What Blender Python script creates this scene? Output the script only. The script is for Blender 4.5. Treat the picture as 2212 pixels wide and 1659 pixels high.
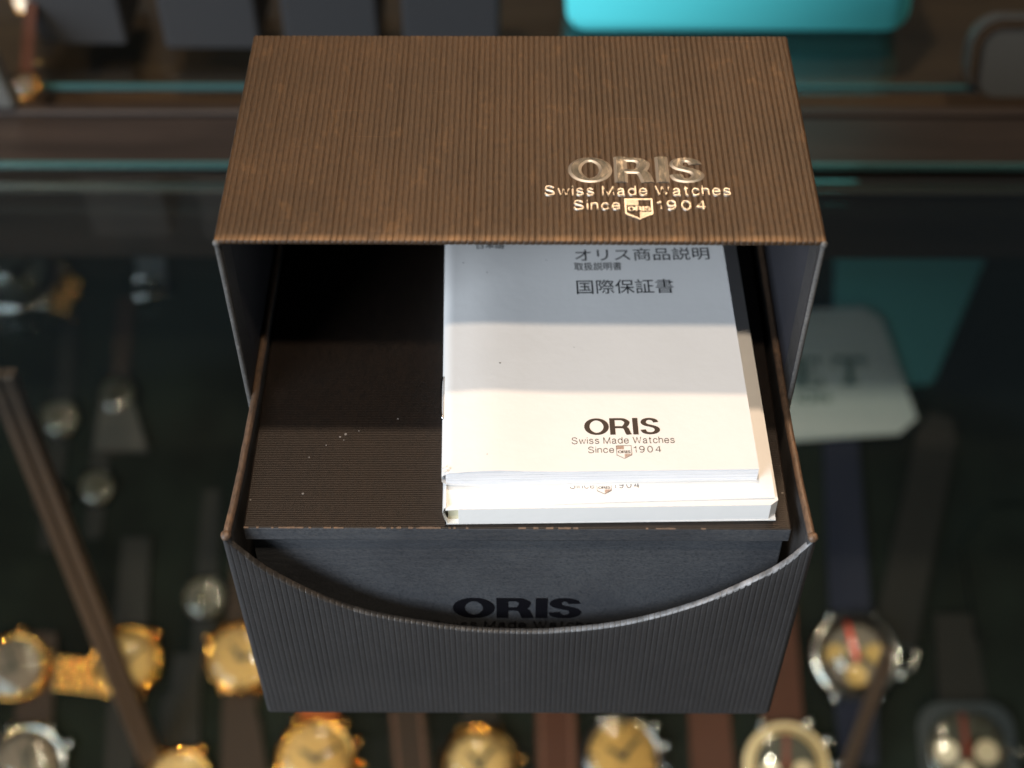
import bpy, bmesh, math, random
from mathutils import Vector, Matrix
random.seed(7)
S = bpy.context.scene
for o in list(bpy.data.objects): bpy.data.objects.remove(o)
COL = S.collection
MM = 0.001                      # everything is written in millimetres, z = 0 is the counter glass

# ---------------------------------------------------------------- camera
CAM = Vector((-0.38, -247.8, 371.2)); PITCH, YAW, ROLL = 0.85064, -0.0058857, -0.0017488
FPX, CX, CY = 3224.5, 1106.0, 829.5            # focal length and centre on a 2212 x 1659 picture
FWD = Vector((math.sin(YAW)*math.cos(PITCH), math.cos(YAW)*math.cos(PITCH), -math.sin(PITCH)))
RT0 = Vector((math.cos(YAW), -math.sin(YAW), 0)); UP0 = RT0.cross(FWD)
RT = math.cos(ROLL)*RT0 + math.sin(ROLL)*UP0; UP = RT.cross(FWD)
cam = bpy.data.cameras.new('camera'); camo = bpy.data.objects.new('camera', cam); COL.objects.link(camo)
cam.sensor_width = 36; cam.lens = 36*FPX/2212; cam.clip_start = 0.01; cam.clip_end = 50
m = Matrix((RT, UP, -FWD)).transposed().to_4x4(); m.translation = CAM*MM; camo.matrix_world = m
cam.dof.use_dof = True; cam.dof.focus_distance = 0.366; cam.dof.aperture_fstop = 7.8
S.camera = camo

# ---------------------------------------------------------------- world, lamps, exposure
W = bpy.data.worlds.new('World'); S.world = W; W.use_nodes = True
W.node_tree.nodes['Background'].inputs[0].default_value = (0.55, 0.72, 0.85, 1)
W.node_tree.nodes['Background'].inputs[1].default_value = 0.035
S.view_settings.view_transform = 'Standard'; S.view_settings.look = 'None'
S.view_settings.exposure = 0; S.view_settings.gamma = 1
S.cycles.use_denoising = True; S.cycles.sample_clamp_indirect = 0
S.cycles.max_bounces = 8; S.cycles.transparent_max_bounces = 16

def lamp(name, pos, aim, size, power, col, size_y=None, spread=None, shape='DISK'):
    l = bpy.data.lights.new(name, 'AREA'); l.energy = power; l.color = col; l.size = size*MM; l.shape = shape
    if size_y: l.shape = 'RECTANGLE'; l.size_y = size_y*MM
    if spread: l.spread = math.radians(spread)
    o = bpy.data.objects.new(name, l); COL.objects.link(o)
    p = Vector(pos); d = Vector(aim)-p
    o.location = p*MM; o.rotation_euler = d.to_track_quat('-Z', 'Y').to_euler()
    return o
def dirpos(d, dist, base=(0, -10, 90)): return Vector(base)+Vector(d).normalized()*dist
# the shop window in front and to the left; ceiling spots; an unseen warm lamp added to tint the lid top brown
lamp('window_daylight', dirpos((-.92, -.85, .50), 1700), (0, 0, 80), 1000, 44, (.82, .90, 1.0), size_y=900)
lamp('ceiling_spot', dirpos((.02, -.36, 1), 1500), (0, -10, 90), 75, 11.5, (1, .80, .60))
lamp('ceiling_spot', dirpos((-.10, .15, 1), 1500), (0, -10, 90), 75, 14, (1, .72, .50))
lamp('lid_tint_fill', dirpos((.22, .75, 1.0), 1500, (0, 30, 138)), (0, 30, 138), 130, .18, (1, .66, .40), spread=20)
lamp('watch_highlight_fill', (-420, -250, 620), (-190, 330, -200), 30, .07, (1, .72, .42), spread=24)  # narrow unseen lamp, added to give the far left watch its highlights
lamp('case_lamp', (150, -240, -14), (60, -20, -330), 15, .42, (1, .70, .38), spread=115)
lamp('case_lamp', (-260, -240, -14), (-210, -20, -330), 15, .5, (1, .62, .28), spread=115)
lamp('case_lamp', (-40, -240, -14), (-40, -20, -330), 15, .34, (1, .66, .33), spread=115)

# ---------------------------------------------------------------- pixel helpers (2212 x 1659 measuring grid)
def ray(px, py): return FWD + RT*((px-CX)/FPX) - UP*((py-CY)/FPX)
def atZ(px, py, Z): return CAM + ray(px, py)*Z
def on_plane(px, py, p0, n):
    d = ray(px, py); p0 = Vector(p0); n = Vector(n)
    return CAM + d*((p0-CAM).dot(n)/d.dot(n))
def on_z(px, py, z): return on_plane(px, py, (0, 0, z), (0, 0, 1))
def on_y(px, py, y): return on_plane(px, py, (0, y, 0), (0, 1, 0))

# ---------------------------------------------------------------- materials
def mat(name, base=(.5, .5, .5), rough=.5, metal=0, coat=0, spec=.5, sheen=0):
    mt = bpy.data.materials.new(name); mt.use_nodes = True
    b = mt.node_tree.nodes['Principled BSDF']
    b.inputs['Base Color'].default_value = (*base, 1); b.inputs['Roughness'].default_value = rough
    b.inputs['Metallic'].default_value = metal; b.inputs['Coat Weight'].default_value = coat
    b.inputs['Specular IOR Level'].default_value = spec; b.inputs['Sheen Weight'].default_value = sheen
    return mt
def N(mt, t, **k):
    n = mt.node_tree.nodes.new(t)
    for a, v in k.items(): setattr(n, a, v)
    return n
def L(mt, a, b): mt.node_tree.links.new(a, b)
def bsdf(mt): return mt.node_tree.nodes['Principled BSDF']
def coords(mt, scale=(1, 1, 1)):
    c = N(mt, 'ShaderNodeNewGeometry'); mp = N(mt, 'ShaderNodeMapping'); mp.inputs['Scale'].default_value = scale
    L(mt, c.outputs['Position'], mp.inputs['Vector']); return mp.outputs[0]
def noise(mt, vec, scale, detail=3, rough=.6):
    n = N(mt, 'ShaderNodeTexNoise'); n.inputs['Scale'].default_value = scale
    n.inputs['Detail'].default_value = detail; n.inputs['Roughness'].default_value = rough
    L(mt, vec, n.inputs['Vector']); return n.outputs['Fac']
def ramp(mt, fac, stops):
    r = N(mt, 'ShaderNodeValToRGB'); e = r.color_ramp.elements
    while len(e) < len(stops): e.new(.5)
    for i, (p, c) in enumerate(stops): e[i].position = p; e[i].color = (*c, 1) if len(c) == 3 else c
    L(mt, fac, r.inputs[0]); return r.outputs[0]
def mixc(mt, fac, a, b, mode='MIX'):
    n = N(mt, 'ShaderNodeMix', data_type='RGBA', blend_type=mode)
    if isinstance(fac, (int, float)): n.inputs[0].default_value = fac
    else: L(mt, fac, n.inputs[0])
    for i, v in ((6, a), (7, b)):
        if isinstance(v, tuple): n.inputs[i].default_value = (*v, 1)
        else: L(mt, v, n.inputs[i])
    return n.outputs[2]
def bump(mt, h, dist, strength=1.0):
    b = N(mt, 'ShaderNodeBump'); b.inputs['Distance'].default_value = dist*MM; b.inputs['Strength'].default_value = strength
    L(mt, h, b.inputs['Height']); L(mt, b.outputs[0], bsdf(mt).inputs['Normal']); return b

def paper(name, c1, c2, worn, worn_amt=.5, rough=.55, wave=None, spec=.5, edge=False):
    """dark kraft paper: cloudy tone, fibres, rubbed spots; wave = (axis, pitch mm, depth mm) for fine corrugation"""
    mt = mat(name, c1, rough, spec=spec); v = coords(mt)
    cloud = ramp(mt, noise(mt, v, 28, 4), [(.35, (0, 0, 0)), (.68, (1, 1, 1))])
    col = mixc(mt, cloud, c1, c2)
    fib = noise(mt, coords(mt, (1, .35, 1)), 1500, 4, .75)
    col = mixc(mt, .8, col, ramp(mt, fib, [(.34, (.42, .42, .42)), (.5, (1, .98, .96)), (.64, (1.35, 1.25, 1.1))]), 'MULTIPLY')
    w = ramp(mt, noise(mt, coords(mt, (1, .5, 1)), 190, 8, .75), [(.56, (0, 0, 0)), (.76, (worn_amt,)*3)])
    col = mixc(mt, w, col, worn)
    if edge:                                        # rubbed line close to the open front edge and faint scratches
        sp = N(mt, 'ShaderNodeSeparateXYZ'); L(mt, coords(mt), sp.inputs[0])
        mr = N(mt, 'ShaderNodeMapRange'); L(mt, sp.outputs['Y'], mr.inputs[0])
        mr.inputs[1].default_value = .0024; mr.inputs[2].default_value = .0004; mr.inputs[3].default_value = 0; mr.inputs[4].default_value = 1
        mu = N(mt, 'ShaderNodeMath', operation='MULTIPLY'); L(mt, mr.outputs[0], mu.inputs[0])
        L(mt, ramp(mt, noise(mt, coords(mt, (1, .3, 0)), 160, 5), [(.35, (.1, .1, .1)), (.7, (1, 1, 1))]), mu.inputs[1])
        zc = N(mt, 'ShaderNodeMath', operation='GREATER_THAN'); L(mt, sp.outputs['Z'], zc.inputs[0]); zc.inputs[1].default_value = .13785
        m2 = N(mt, 'ShaderNodeMath', operation='MULTIPLY'); L(mt, mu.outputs[0], m2.inputs[0]); L(mt, zc.outputs[0], m2.inputs[1])
        col = mixc(mt, m2.outputs[0], col, (.22, .12, .05))
        mp = N(mt, 'ShaderNodeMapping'); mp.inputs['Rotation'].default_value = (0, 0, math.radians(38)); mp.inputs['Scale'].default_value = (26, 900, 1)
        L(mt, coords(mt), mp.inputs['Vector']); sc = ramp(mt, noise(mt, mp.outputs[0], 1.0, 2, .5), [(.70, (0, 0, 0)), (.80, (.45, .45, .45))])
        col = mixc(mt, sc, col, (.17, .10, .055))
    L(mt, col, bsdf(mt).inputs['Base Color'])
    h = noise(mt, v, 2600, 3, .7)
    if wave:
        ax, pitch, depth = wave
        sp = N(mt, 'ShaderNodeSeparateXYZ'); L(mt, coords(mt), sp.inputs[0])
        mu = N(mt, 'ShaderNodeMath', operation='MULTIPLY'); L(mt, sp.outputs[ax], mu.inputs[0]); mu.inputs[1].default_value = 2*math.pi/(pitch*MM)
        ad = N(mt, 'ShaderNodeMath', operation='ADD'); L(mt, mu.outputs[0], ad.inputs[0])
        wob = N(mt, 'ShaderNodeMath', operation='MULTIPLY'); L(mt, noise(mt, v, 60, 2), wob.inputs[0]); wob.inputs[1].default_value = 2.5
        L(mt, wob.outputs[0], ad.inputs[1])
        si = N(mt, 'ShaderNodeMath', operation='SINE'); L(mt, ad.outputs[0], si.inputs[0])
        g = ramp(mt, ramp_map(mt, si.outputs[0]), [(.0, (.5, .5, .5)), (.6, (1, 1, 1))])
        col2 = mixc(mt, .75, col, g, 'MULTIPLY'); L(mt, col2, bsdf(mt).inputs['Base Color'])
        b2 = bump(mt, si.outputs[0], depth, .8)
        b1 = N(mt, 'ShaderNodeBump'); b1.inputs['Distance'].default_value = .05*MM; L(mt, h, b1.inputs['Height']); L(mt, b1.outputs[0], b2.inputs['Normal'])
    else: bump(mt, h, .09, .8)
    return mt
def ramp_map(mt, s):
    n = N(mt, 'ShaderNodeMapRange'); n.inputs[1].default_value = -1; n.inputs[2].default_value = 1; L(mt, s, n.inputs[0]); return n.outputs[0]

M = {}
KR1, KR2, WORN = (.042, .0235, .0105), (.029, .017, .008), (.125, .068, .028)
M['ribbed'] = paper('ribbed_brown_card', KR1, KR2, WORN, .7, .5, edge=True, spec=.36)
M['ribbed_front'] = paper('ribbed_charcoal_card', (.027, .027, .029), (.020, .020, .022), (.055, .054, .056), .4, .6)
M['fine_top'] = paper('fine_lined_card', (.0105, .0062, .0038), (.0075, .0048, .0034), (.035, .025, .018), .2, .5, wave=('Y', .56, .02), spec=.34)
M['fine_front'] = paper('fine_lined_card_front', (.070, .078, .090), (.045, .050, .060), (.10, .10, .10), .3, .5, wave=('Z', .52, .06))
M['lining'] = mat('dark_lining', (.016, .016, .021), .7)
M['turn_in'] = paper('turned_in_card', (.035, .034, .036), (.03, .03, .03), (.09, .09, .09), .5, .6, wave=('X', .7, .04))
M['turn_in_side'] = paper('turned_in_card_side', (.035, .034, .036), (.03, .03, .03), (.09, .09, .09), .5, .6, wave=('Y', .75, .06))
M['rim'] = paper('rubbed_card_edge', (.11, .07, .045), (.075, .052, .038), (.26, .15, .08), .8, .5)
M['arc_rim'] = paper('rubbed_highlit_scoop_edge', (.055, .052, .05), (.035, .034, .033), (.2, .2, .2), .7, .42)
mt = M['arc_rim']; sp = N(mt, 'ShaderNodeSeparateXYZ'); L(mt, coords(mt), sp.inputs[0]); mr = N(mt, 'ShaderNodeMapRange'); L(mt, sp.outputs['X'], mr.inputs[0])  # window highlight painted pale into the right half, over the rubbed wear
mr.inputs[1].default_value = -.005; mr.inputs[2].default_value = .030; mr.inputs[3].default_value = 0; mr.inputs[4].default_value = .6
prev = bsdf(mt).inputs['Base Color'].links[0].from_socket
glint_col = ramp(mt, noise(mt, coords(mt), 260, 4, .6), [(.35, (.14, .145, .15)), (.7, (.45, .47, .50))])
L(mt, mixc(mt, mr.outputs[0], prev, glint_col), bsdf(mt).inputs['Base Color'])
M['grey_rim'] = paper('rubbed_grey_edge', (.10, .10, .098), (.06, .06, .06), (.34, .33, .31), .8, .6)
M['lint'] = mat('pale_lint', (.16, .15, .14), .9)
M['black_print'] = mat('glossy_black_print', (.006, .006, .008), .28)
M['ink'] = mat('printed_ink', (.045, .030, .022), .6)
M['black_ink'] = mat('printed_black_ink', (.02, .022, .026), .6)
M['hatch'] = mat('printed_hatching', (.42, .27, .2), .6)
def papermat(name, col, rough=.45, amt=.05):
    mt = mat(name, col, rough); v = coords(mt)
    n = ramp(mt, noise(mt, v, 45, 4), [(.3, tuple(c*(1-amt) for c in col)), (.7, col)])
    L(mt, n, bsdf(mt).inputs['Base Color']); bump(mt, noise(mt, v, 420, 4), .10, .45); return mt
M['cover'] = papermat('coated_paper', (.80, .80, .79), .42)
M['white_card'] = papermat('white_card', (.82, .82, .80), .5)
M['olive'] = mat('raw_board_inside', (.52, .48, .33), .8)
# page edges: fine lines running along the block
mt = M['pages'] = mat('page_edges', (.8, .8, .8), .7)
v = coords(mt, (4, 4, 1400)); n = noise(mt, v, 4.0, 3, .7)
L(mt, ramp(mt, n, [(.3, (.50, .52, .55)), (.5, (.80, .81, .83)), (.7, (.85, .86, .88))]), bsdf(mt).inputs['Base Color'])
# foil
mt = M['foil'] = mat('silver_foil', (.62, .60, .52), .46, 1); v = coords(mt, (1.0, .45, 1))
n = noise(mt, v, 520, 4, .7)
L(mt, ramp(mt, n, [(.40, (.05, .054, .053)), (.58, (.10, .10, .093)), (.74, (.42, .39, .33))]), bsdf(mt).inputs['Base Color']); bump(mt, n, .08, .6)
M['foil_edge'] = mat('foil_edge', (.55, .52, .46), .46, 1)
M['steel'] = mat('polished_steel', (.72, .72, .72), .15, 1)
M['gold'] = mat('polished_gold', (.78, .40, .11), .11, 1)
M['staple'] = mat('staple_wire', (.6, .6, .62), .2, 1)
M['dark_red'] = mat('dark_red_lacquer', (.16, .018, .012), .4)
M['gunmetal'] = mat('gunmetal', (.045, .042, .04), .25, 1)
M['red'] = mat('red_lacquer', (.65, .045, .02), .4)
M['dial_gold'] = mat('champagne_dial', (.40, .27, .09), .4)
M['dial_cream'] = mat('cream_dial', (.44, .33, .15), .45)
M['dial_silver'] = mat('silver_dial', (.50, .47, .40), .4)
M['dial_dark'] = mat('dark_dial', (.03, .035, .032), .35)
M['dial_grey'] = mat('grey_brown_dial', (.13, .11, .095), .35)
M['dial_bezel'] = mat('cream_bezel', (.60, .50, .32), .45)
def leather(name, c):
    mt = mat(name, c, .62, spec=.22); v = coords(mt); n = noise(mt, v, 900, 3)
    L(mt, ramp(mt, n, [(.3, tuple(x*.7 for x in c)), (.7, c)]), bsdf(mt).inputs['Base Color']); bump(mt, n, .25, .7); return mt
M['tan'] = leather('tan_leather', (.26, .06, .012)); M['brown'] = leather('brown_leather', (.045, .014, .008))
M['darkbrown'] = leather('dark_brown_leather', (.018, .010, .007)); M['navy'] = leather('navy_leather', (.004, .007, .022))
M['black'] = leather('black_leather', (.004, .0045, .005)); M['greystrap'] = leather('grey_suede', (.07, .085, .10))
M['thread'] = mat('pale_thread', (.12, .06, .045), .8)
# wood
def wood(name, c1, c2, ax=(1, 14, 14), spec=.4):
    mt = mat(name, c1, .45, spec=spec); v = coords(mt, ax); n = noise(mt, v, 9, 5, .65)
    L(mt, ramp(mt, n, [(.3, c1), (.7, c2)]), bsdf(mt).inputs['Base Color']); bump(mt, n, .3, .4); return mt
M['wood'] = wood('dark_walnut', (.011, .009, .0085), (.028, .022, .020))
M['reflected_wood'] = wood('reflected_walnut', (.05, .034, .027), (.08, .056, .045), (14, 14, 1))
M['shelf_wood'] = wood('brown_shelf_wood', (.03, .018, .011), (.055, .034, .02))
mt = M['felt'] = mat('dark_green_felt', (.006, .008, .007), .9, spec=.1); v = coords(mt); n = noise(mt, v, 12, 4)
L(mt, ramp(mt, n, [(.35, (.0028, .0038, .0032)), (.68, (.0075, .0115, .0095))]), bsdf(mt).inputs['Base Color'])
M['shelf_grey'] = mat('grey_velvet', (.017, .019, .022), .85)
M['slate'] = mat('slate_board', (.010, .011, .012), .7)
M['teal'] = mat('turquoise_card', (.10, .72, .78), .38)
M['deep_teal'] = mat('deep_teal_card', (.035, .15, .17), .5)
M['pad'] = mat('grey_acrylic', (.055, .06, .06), .3, coat=.3)
M['pad_rim'] = mat('bronze_rim', (.55, .36, .22), .3, 1)
M['edge'] = mat('green_glass_edge', (.035, .098, .105), .25, coat=1)
M['card'] = papermat('price_card', (.19, .235, .26), .4)
M['card_ink'] = mat('dark_green_print', (.012, .045, .042), .6)
M['glow'] = mat('porcelain_white', (.8, .78, .7), .3)
def glass(name, tint, k=1.0, rg=.03):
    mt = bpy.data.materials.new(name); mt.use_nodes = True; nt = mt.node_tree; nt.nodes.remove(nt.nodes['Principled BSDF'])
    t = N(mt, 'ShaderNodeBsdfTransparent'); t.inputs[0].default_value = (*tint, 1)
    g = N(mt, 'ShaderNodeBsdfGlossy'); g.inputs['Roughness'].default_value = rg
    f = N(mt, 'ShaderNodeFresnel'); f.inputs[0].default_value = 1.45
    mu = N(mt, 'ShaderNodeMath', operation='MULTIPLY'); L(mt, f.outputs[0], mu.inputs[0]); mu.inputs[1].default_value = k
    x = N(mt, 'ShaderNodeMixShader'); L(mt, mu.outputs[0], x.inputs[0]); L(mt, t.outputs[0], x.inputs[1]); L(mt, g.outputs[0], x.inputs[2])
    L(mt, x.outputs[0], nt.nodes['Material Output'].inputs[0]); return mt
M['glass'] = glass('clear_counter_glass', (.93, .97, .96), .4)
M['crystal'] = glass('watch_crystal', (.97, .97, .96), 1.5, .05)
M['shelf_glass'] = glass('clear_shelf_glass', (.93, .97, .96), .22)

# ---------------------------------------------------------------- object helpers
def world_of(o):
    w = o.matrix_basis.copy(); p = o.parent
    while p is not None: w = p.matrix_basis @ w; p = p.parent
    return w
def obj(name, bm_or_me, m, parent=None, smooth=False, origin=None):
    if isinstance(bm_or_me, bmesh.types.BMesh):
        me = bpy.data.meshes.new(name); bm_or_me.normal_update(); bm_or_me.to_mesh(me); bm_or_me.free()
    else: me = bm_or_me
    for mm_ in (m if isinstance(m, (list, tuple)) else [m]): me.materials.append(mm_)
    if smooth:
        for p in me.polygons: p.use_smooth = True
    o = bpy.data.objects.new(name, me); COL.objects.link(o)
    if parent is not None:
        o.parent = parent
        me.transform(world_of(parent).inverted())
    return o
def thing(name, label, cat, loc, group=None, mw=None):
    o = bpy.data.objects.new(name, None); COL.objects.link(o); o.empty_display_size = .01
    o.matrix_world = mw if mw is not None else Matrix.Translation(Vector(loc)*MM)
    o['label'] = label; o['category'] = cat
    if group: o['group'] = group
    bpy.context.view_layer.update()
    return o
def tag(o, label, cat, group=None):
    o['label'] = label; o['category'] = cat
    if group: o['group'] = group
    return o
def V(bm, p): return bm.verts.new(Vector(p)*MM)
def box(bm, a, b, F=None, bev=0, seg=2):
    """axis box from a to b (mm), F an optional frame function"""
    F = F or (lambda p: Vector(p))
    c = [V(bm, F((x, y, z))) for x in (a[0], b[0]) for y in (a[1], b[1]) for z in (a[2], b[2])]
    fs = [bm.faces.new([c[i] for i in q]) for q in ((0, 1, 3, 2), (4, 6, 7, 5), (0, 4, 5, 1), (2, 3, 7, 6), (0, 2, 6, 4), (1, 5, 7, 3))]
    if bev:
        es = list({e for f in fs for e in f.edges})
        bmesh.ops.bevel(bm, geom=es, offset=bev*MM, segments=seg, profile=.5, affect='EDGES', clamp_overlap=True)
    return fs
def boxobj(name, a, b, m, parent=None, F=None, bev=0, seg=2, smooth=False):
    bm = bmesh.new(); box(bm, a, b, F, bev, seg); bmesh.ops.recalc_face_normals(bm, faces=bm.faces)
    return obj(name, bm, m, parent, smooth)
def prism(bm, pts, z0, z1, F=None):
    F = F or (lambda p: Vector(p)); n = len(pts)
    lo = [V(bm, F((x, y, z0))) for x, y in pts]; hi = [V(bm, F((x, y, z1))) for x, y in pts]
    bm.faces.new(hi); bm.faces.new(lo[::-1])
    for i in range(n): bm.faces.new((lo[i], lo[(i+1) % n], hi[(i+1) % n], hi[i]))
def rrect(x0, y0, x1, y1, r, seg=6):
    P = []
    for cx, cy, a in ((x1-r, y1-r, 0), (x0+r, y1-r, 90), (x0+r, y0+r, 180), (x1-r, y0+r, 270)):
        for i in range(seg+1):
            t = math.radians(a+90*i/seg); P.append((cx+r*math.cos(t), cy+r*math.sin(t)))
    return P
def lathe(bm, prof, F=None, seg=48, sx=1, sy=1):
    F = F or (lambda p: Vector(p)); rings = []
    for r, z in prof:
        rings.append([V(bm, F((r*sx*math.cos(2*math.pi*i/seg), r*sy*math.sin(2*math.pi*i/seg), z))) for i in range(seg)])
    for a, b in zip(rings, rings[1:]):
        for i in range(seg):
            j = (i+1) % seg; bm.faces.new((a[i], a[j], b[j], b[i]))
    return rings
def frame(o, ux, uy, un):
    o, ux, uy, un = Vector(o), Vector(ux), Vector(uy), Vector(un)
    return lambda p: o+ux*p[0]+uy*p[1]+un*p[2]

# ---------------------------------------------------------------- lettering
_fontcache = {}
def text_polys(s, weight=0.0, extr=0.0, res=5, bevel=0.0):
    cu = bpy.data.curves.new('lettering', 'FONT'); cu.body = s; cu.size = 1; cu.offset = weight
    cu.extrude = extr; cu.resolution_u = res; cu.bevel_depth = bevel; cu.bevel_resolution = 1
    o = bpy.data.objects.new('tmp', cu); COL.objects.link(o)
    dg = bpy.context.evaluated_depsgraph_get(); me = bpy.data.meshes.new_from_object(o.evaluated_get(dg))
    bpy.data.objects.remove(o); bpy.data.curves.remove(cu)
    vs = [v.co.copy() for v in me.vertices]; fs = [tuple(p.vertices) for p in me.polygons]
    bpy.data.meshes.remove(me); return vs, fs
def put_text(bm, s, x0, y0, x1, y1, F, weight=0, thick=.02, mi=0, mside=None, gap=0):
    """letters of s stretched to the box x0..x1, y0..y1 of frame F"""
    vs, fs = text_polys(s, weight, .5)
    ax, bx = min(v.x for v in vs), max(v.x for v in vs); ay, by = min(v.y for v in vs), max(v.y for v in vs)
    zt = max(v.z for v in vs)
    nv = [V(bm, F((x0+(v.x-ax)/(bx-ax)*(x1-x0), y0+(v.y-ay)/(by-ay)*(y1-y0), (v.z/zt*.5+.5)*thick+gap))) for v in vs]
    for f in fs:
        try:
            fc = bm.faces.new([nv[i] for i in f])
            if mside is not None and not (all(vs[i].z > zt*.9 for i in f)): fc.material_index = mside
            else: fc.material_index = mi
        except ValueError: pass
def arc(cx, cy, rx, ry, a0, a1, n=24): return [(cx+rx*math.cos(math.radians(a0+(a1-a0)*i/n)), cy+ry*math.sin(math.radians(a0+(a1-a0)*i/n))) for i in range(n+1)]
def smooth(P, n=7):
    out = []
    for i in range(len(P)-1):
        p0, p1, p2, p3 = P[max(0, i-1)], P[i], P[i+1], P[min(len(P)-1, i+2)]
        for k in range(n):
            t = k/n; out.append(tuple(.5*((2*p1[a])+(-p0[a]+p2[a])*t+(2*p0[a]-5*p1[a]+4*p2[a]-p3[a])*t*t+(-p0[a]+3*p1[a]-3*p2[a]+p3[a])*t**3) for a in (0, 1)))
    return out+[P[-1]]
SS = [(.68, .76), (.60, .92), (.37, 1), (.14, .93), (.07, .75), (.18, .60), (.42, .51), (.63, .41), (.72, .25), (.62, .07), (.37, 0), (.12, .07), (.03, .26)]
RC = smooth
GL = {'S': (.75, [RC(SS)]), 's': (.52, [RC([(x*.70, y*.72) for x, y in SS])]),
 'w': (.84, [[(0, .72), (.21, 0), (.42, .70), (.63, 0), (.84, .72)]]), 'i': (.0, [[(0, 0), (0, .72)], [(0, .91), (0, 1)]]),
 'M': (.84, [[(0, 0), (0, 1), (.42, .02), (.84, 1), (.84, 0)]]),
 'a': (.58, [RC([(.06, .52), (.14, .67), (.28, .72), (.44, .66), (.48, .52)])+[(.48, .10), (.52, .01), (.58, .0)], RC([(.48, .42), (.28, .38), (.09, .31), (.03, .17), (.09, .04), (.24, 0), (.40, .06), (.48, .2)])]),
 'd': (.55, [arc(.27, .36, .27, .36, 0, 360), [(.55, 0), (.55, 1)]]),
 'e': (.56, [[(.04, .37)]+RC([(.56, .37), (.50, .62), (.3, .72), (.1, .62), (.02, .36), (.1, .09), (.3, 0), (.48, .06), (.56, .2)])]),
 'W': (1.05, [[(0, 1), (.26, 0), (.525, .97), (.79, 0), (1.05, 1)]]),
 't': (.30, [[(.13, .95), (.13, .13), (.18, .02), (.30, 0)], [(0, .72), (.30, .72)]]),
 'c': (.54, [RC([(.54, .5), (.47, .66), (.29, .72), (.1, .62), (.03, .36), (.1, .1), (.29, 0), (.47, .06), (.55, .22)])]),
 'h': (.48, [[(0, 0), (0, 1)], RC([(0, .5), (.1, .66), (.27, .72), (.43, .66), (.48, .5)])+[(.48, 0)]]),
 'n': (.48, [[(0, 0), (0, .72)], RC([(0, .5), (.1, .66), (.27, .72), (.43, .66), (.48, .5)])+[(.48, 0)]]),
 '1': (.26, [[(0, .76), (.16, .82), (.26, 1), (.26, 0)]]), '9': (.58, [arc(.3, .70, .27, .30, 0, 360), RC([(.57, .70), (.55, .36), (.43, .08), (.25, 0), (.06, .09)])]),
 '0': (.60, [arc(.3, .5, .28, .5, 0, 360)]), '4': (.60, [[(.44, 0), (.44, 1), (0, .30), (.60, .30)]])}
def big(t):
    h = t/2; B = lambda P: P
    return [arc(.289, .5, .289-h, .5-h, 0, 360, 48),
            [(.600+h, 0), (.600+h, 1)], RC([(.600+h, 1-h), (.83, 1-h), (.93, 1-h-.03), (1.075-h, .735), (.94, .47), (.84, .45)])+[(.600+h, .45)],
            RC([(.87, .45), (.965, .40), (1.0, .25), (1.02, .10), (1.085-h*.6, .0)]),
            [(1.14+h, 0), (1.14+h, 1)],
            RC([(1.315+h+(x-.03)/.69*(.46-2*h), h+y*(1-2*h)) for x, y in SS])], 1.775
def stroke_text(bm, s, x0, y0, x1, y1, F, t=.1, thick=.02, mi=0, mside=None, gap=0, inset=0.0, space=.42, track=.17):
    """sans serif letters drawn as even strokes, stretched to the box"""
    st = []; x = t/2
    if s == 'ORIS': st, total = big(t); sy0, sy1 = 0, 1
    else:
        for ch in s:
            if ch == ' ': x += space; continue
            w, g = GL[ch]
            for p in g: st.append([(x+a, b*(1-t)+t/2) for a, b in p])
            x += w+t*.9+track
        total = x-track-t*.9+t/2; sy0, sy1 = 0, 1
    sx, sy = (x1-x0)/total, (y1-y0)
    for k, P in enumerate(st):
        closed = math.dist(P[0], P[-1]) < 1e-6
        if closed: P = P[:-1]
        n = len(P); lo_l, lo_r, hi_l, hi_r = [], [], [], []
        for i in range(n):
            a = P[i-1] if (i > 0 or closed) else None; b = P[(i+1) % n] if (i < n-1 or closed) else None; c = P[i]
            def nd(u, v):
                d = math.hypot(v[0]-u[0], v[1]-u[1]) or 1; return ((v[0]-u[0])/d, (v[1]-u[1])/d)
            d1 = nd(a, c) if a else nd(c, b); d2 = nd(c, b) if b else d1
            n1, n2 = (-d1[1], d1[0]), (-d2[1], d2[0]); mx, my = n1[0]+n2[0], n1[1]+n2[1]; q = mx*n1[0]+my*n1[1]
            if q < .25: mx, my, q = n1[0]*1.0, n1[1]*1.0, 1
            mx, my = mx/q, my/q; zt = thick*(1+.02*k)+gap
            for lst, sg, tt, z in ((lo_l, 1, t/2, gap), (lo_r, -1, t/2, gap), (hi_l, 1, t/2-inset, zt), (hi_r, -1, t/2-inset, zt)):
                lst.append(V(bm, F((x0+(c[0]+sg*mx*tt)*sx, y0+(c[1]+sg*my*tt)*sy, z))))
        ms = mi if mside is None else mside
        for i in range(n if closed else n-1):
            j = (i+1) % n
            bm.faces.new((hi_r[i], hi_r[j], hi_l[j], hi_l[i])).material_index = mi
            bm.faces.new((hi_l[i], hi_l[j], lo_l[j], lo_l[i])).material_index = ms
            bm.faces.new((lo_r[i], lo_r[j], hi_r[j], hi_r[i])).material_index = ms
        if not closed:
            bm.faces.new((lo_l[0], lo_r[0], hi_r[0], hi_l[0])).material_index = ms; bm.faces.new((hi_l[-1], hi_r[-1], lo_r[-1], lo_l[-1])).material_index = ms
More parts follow.
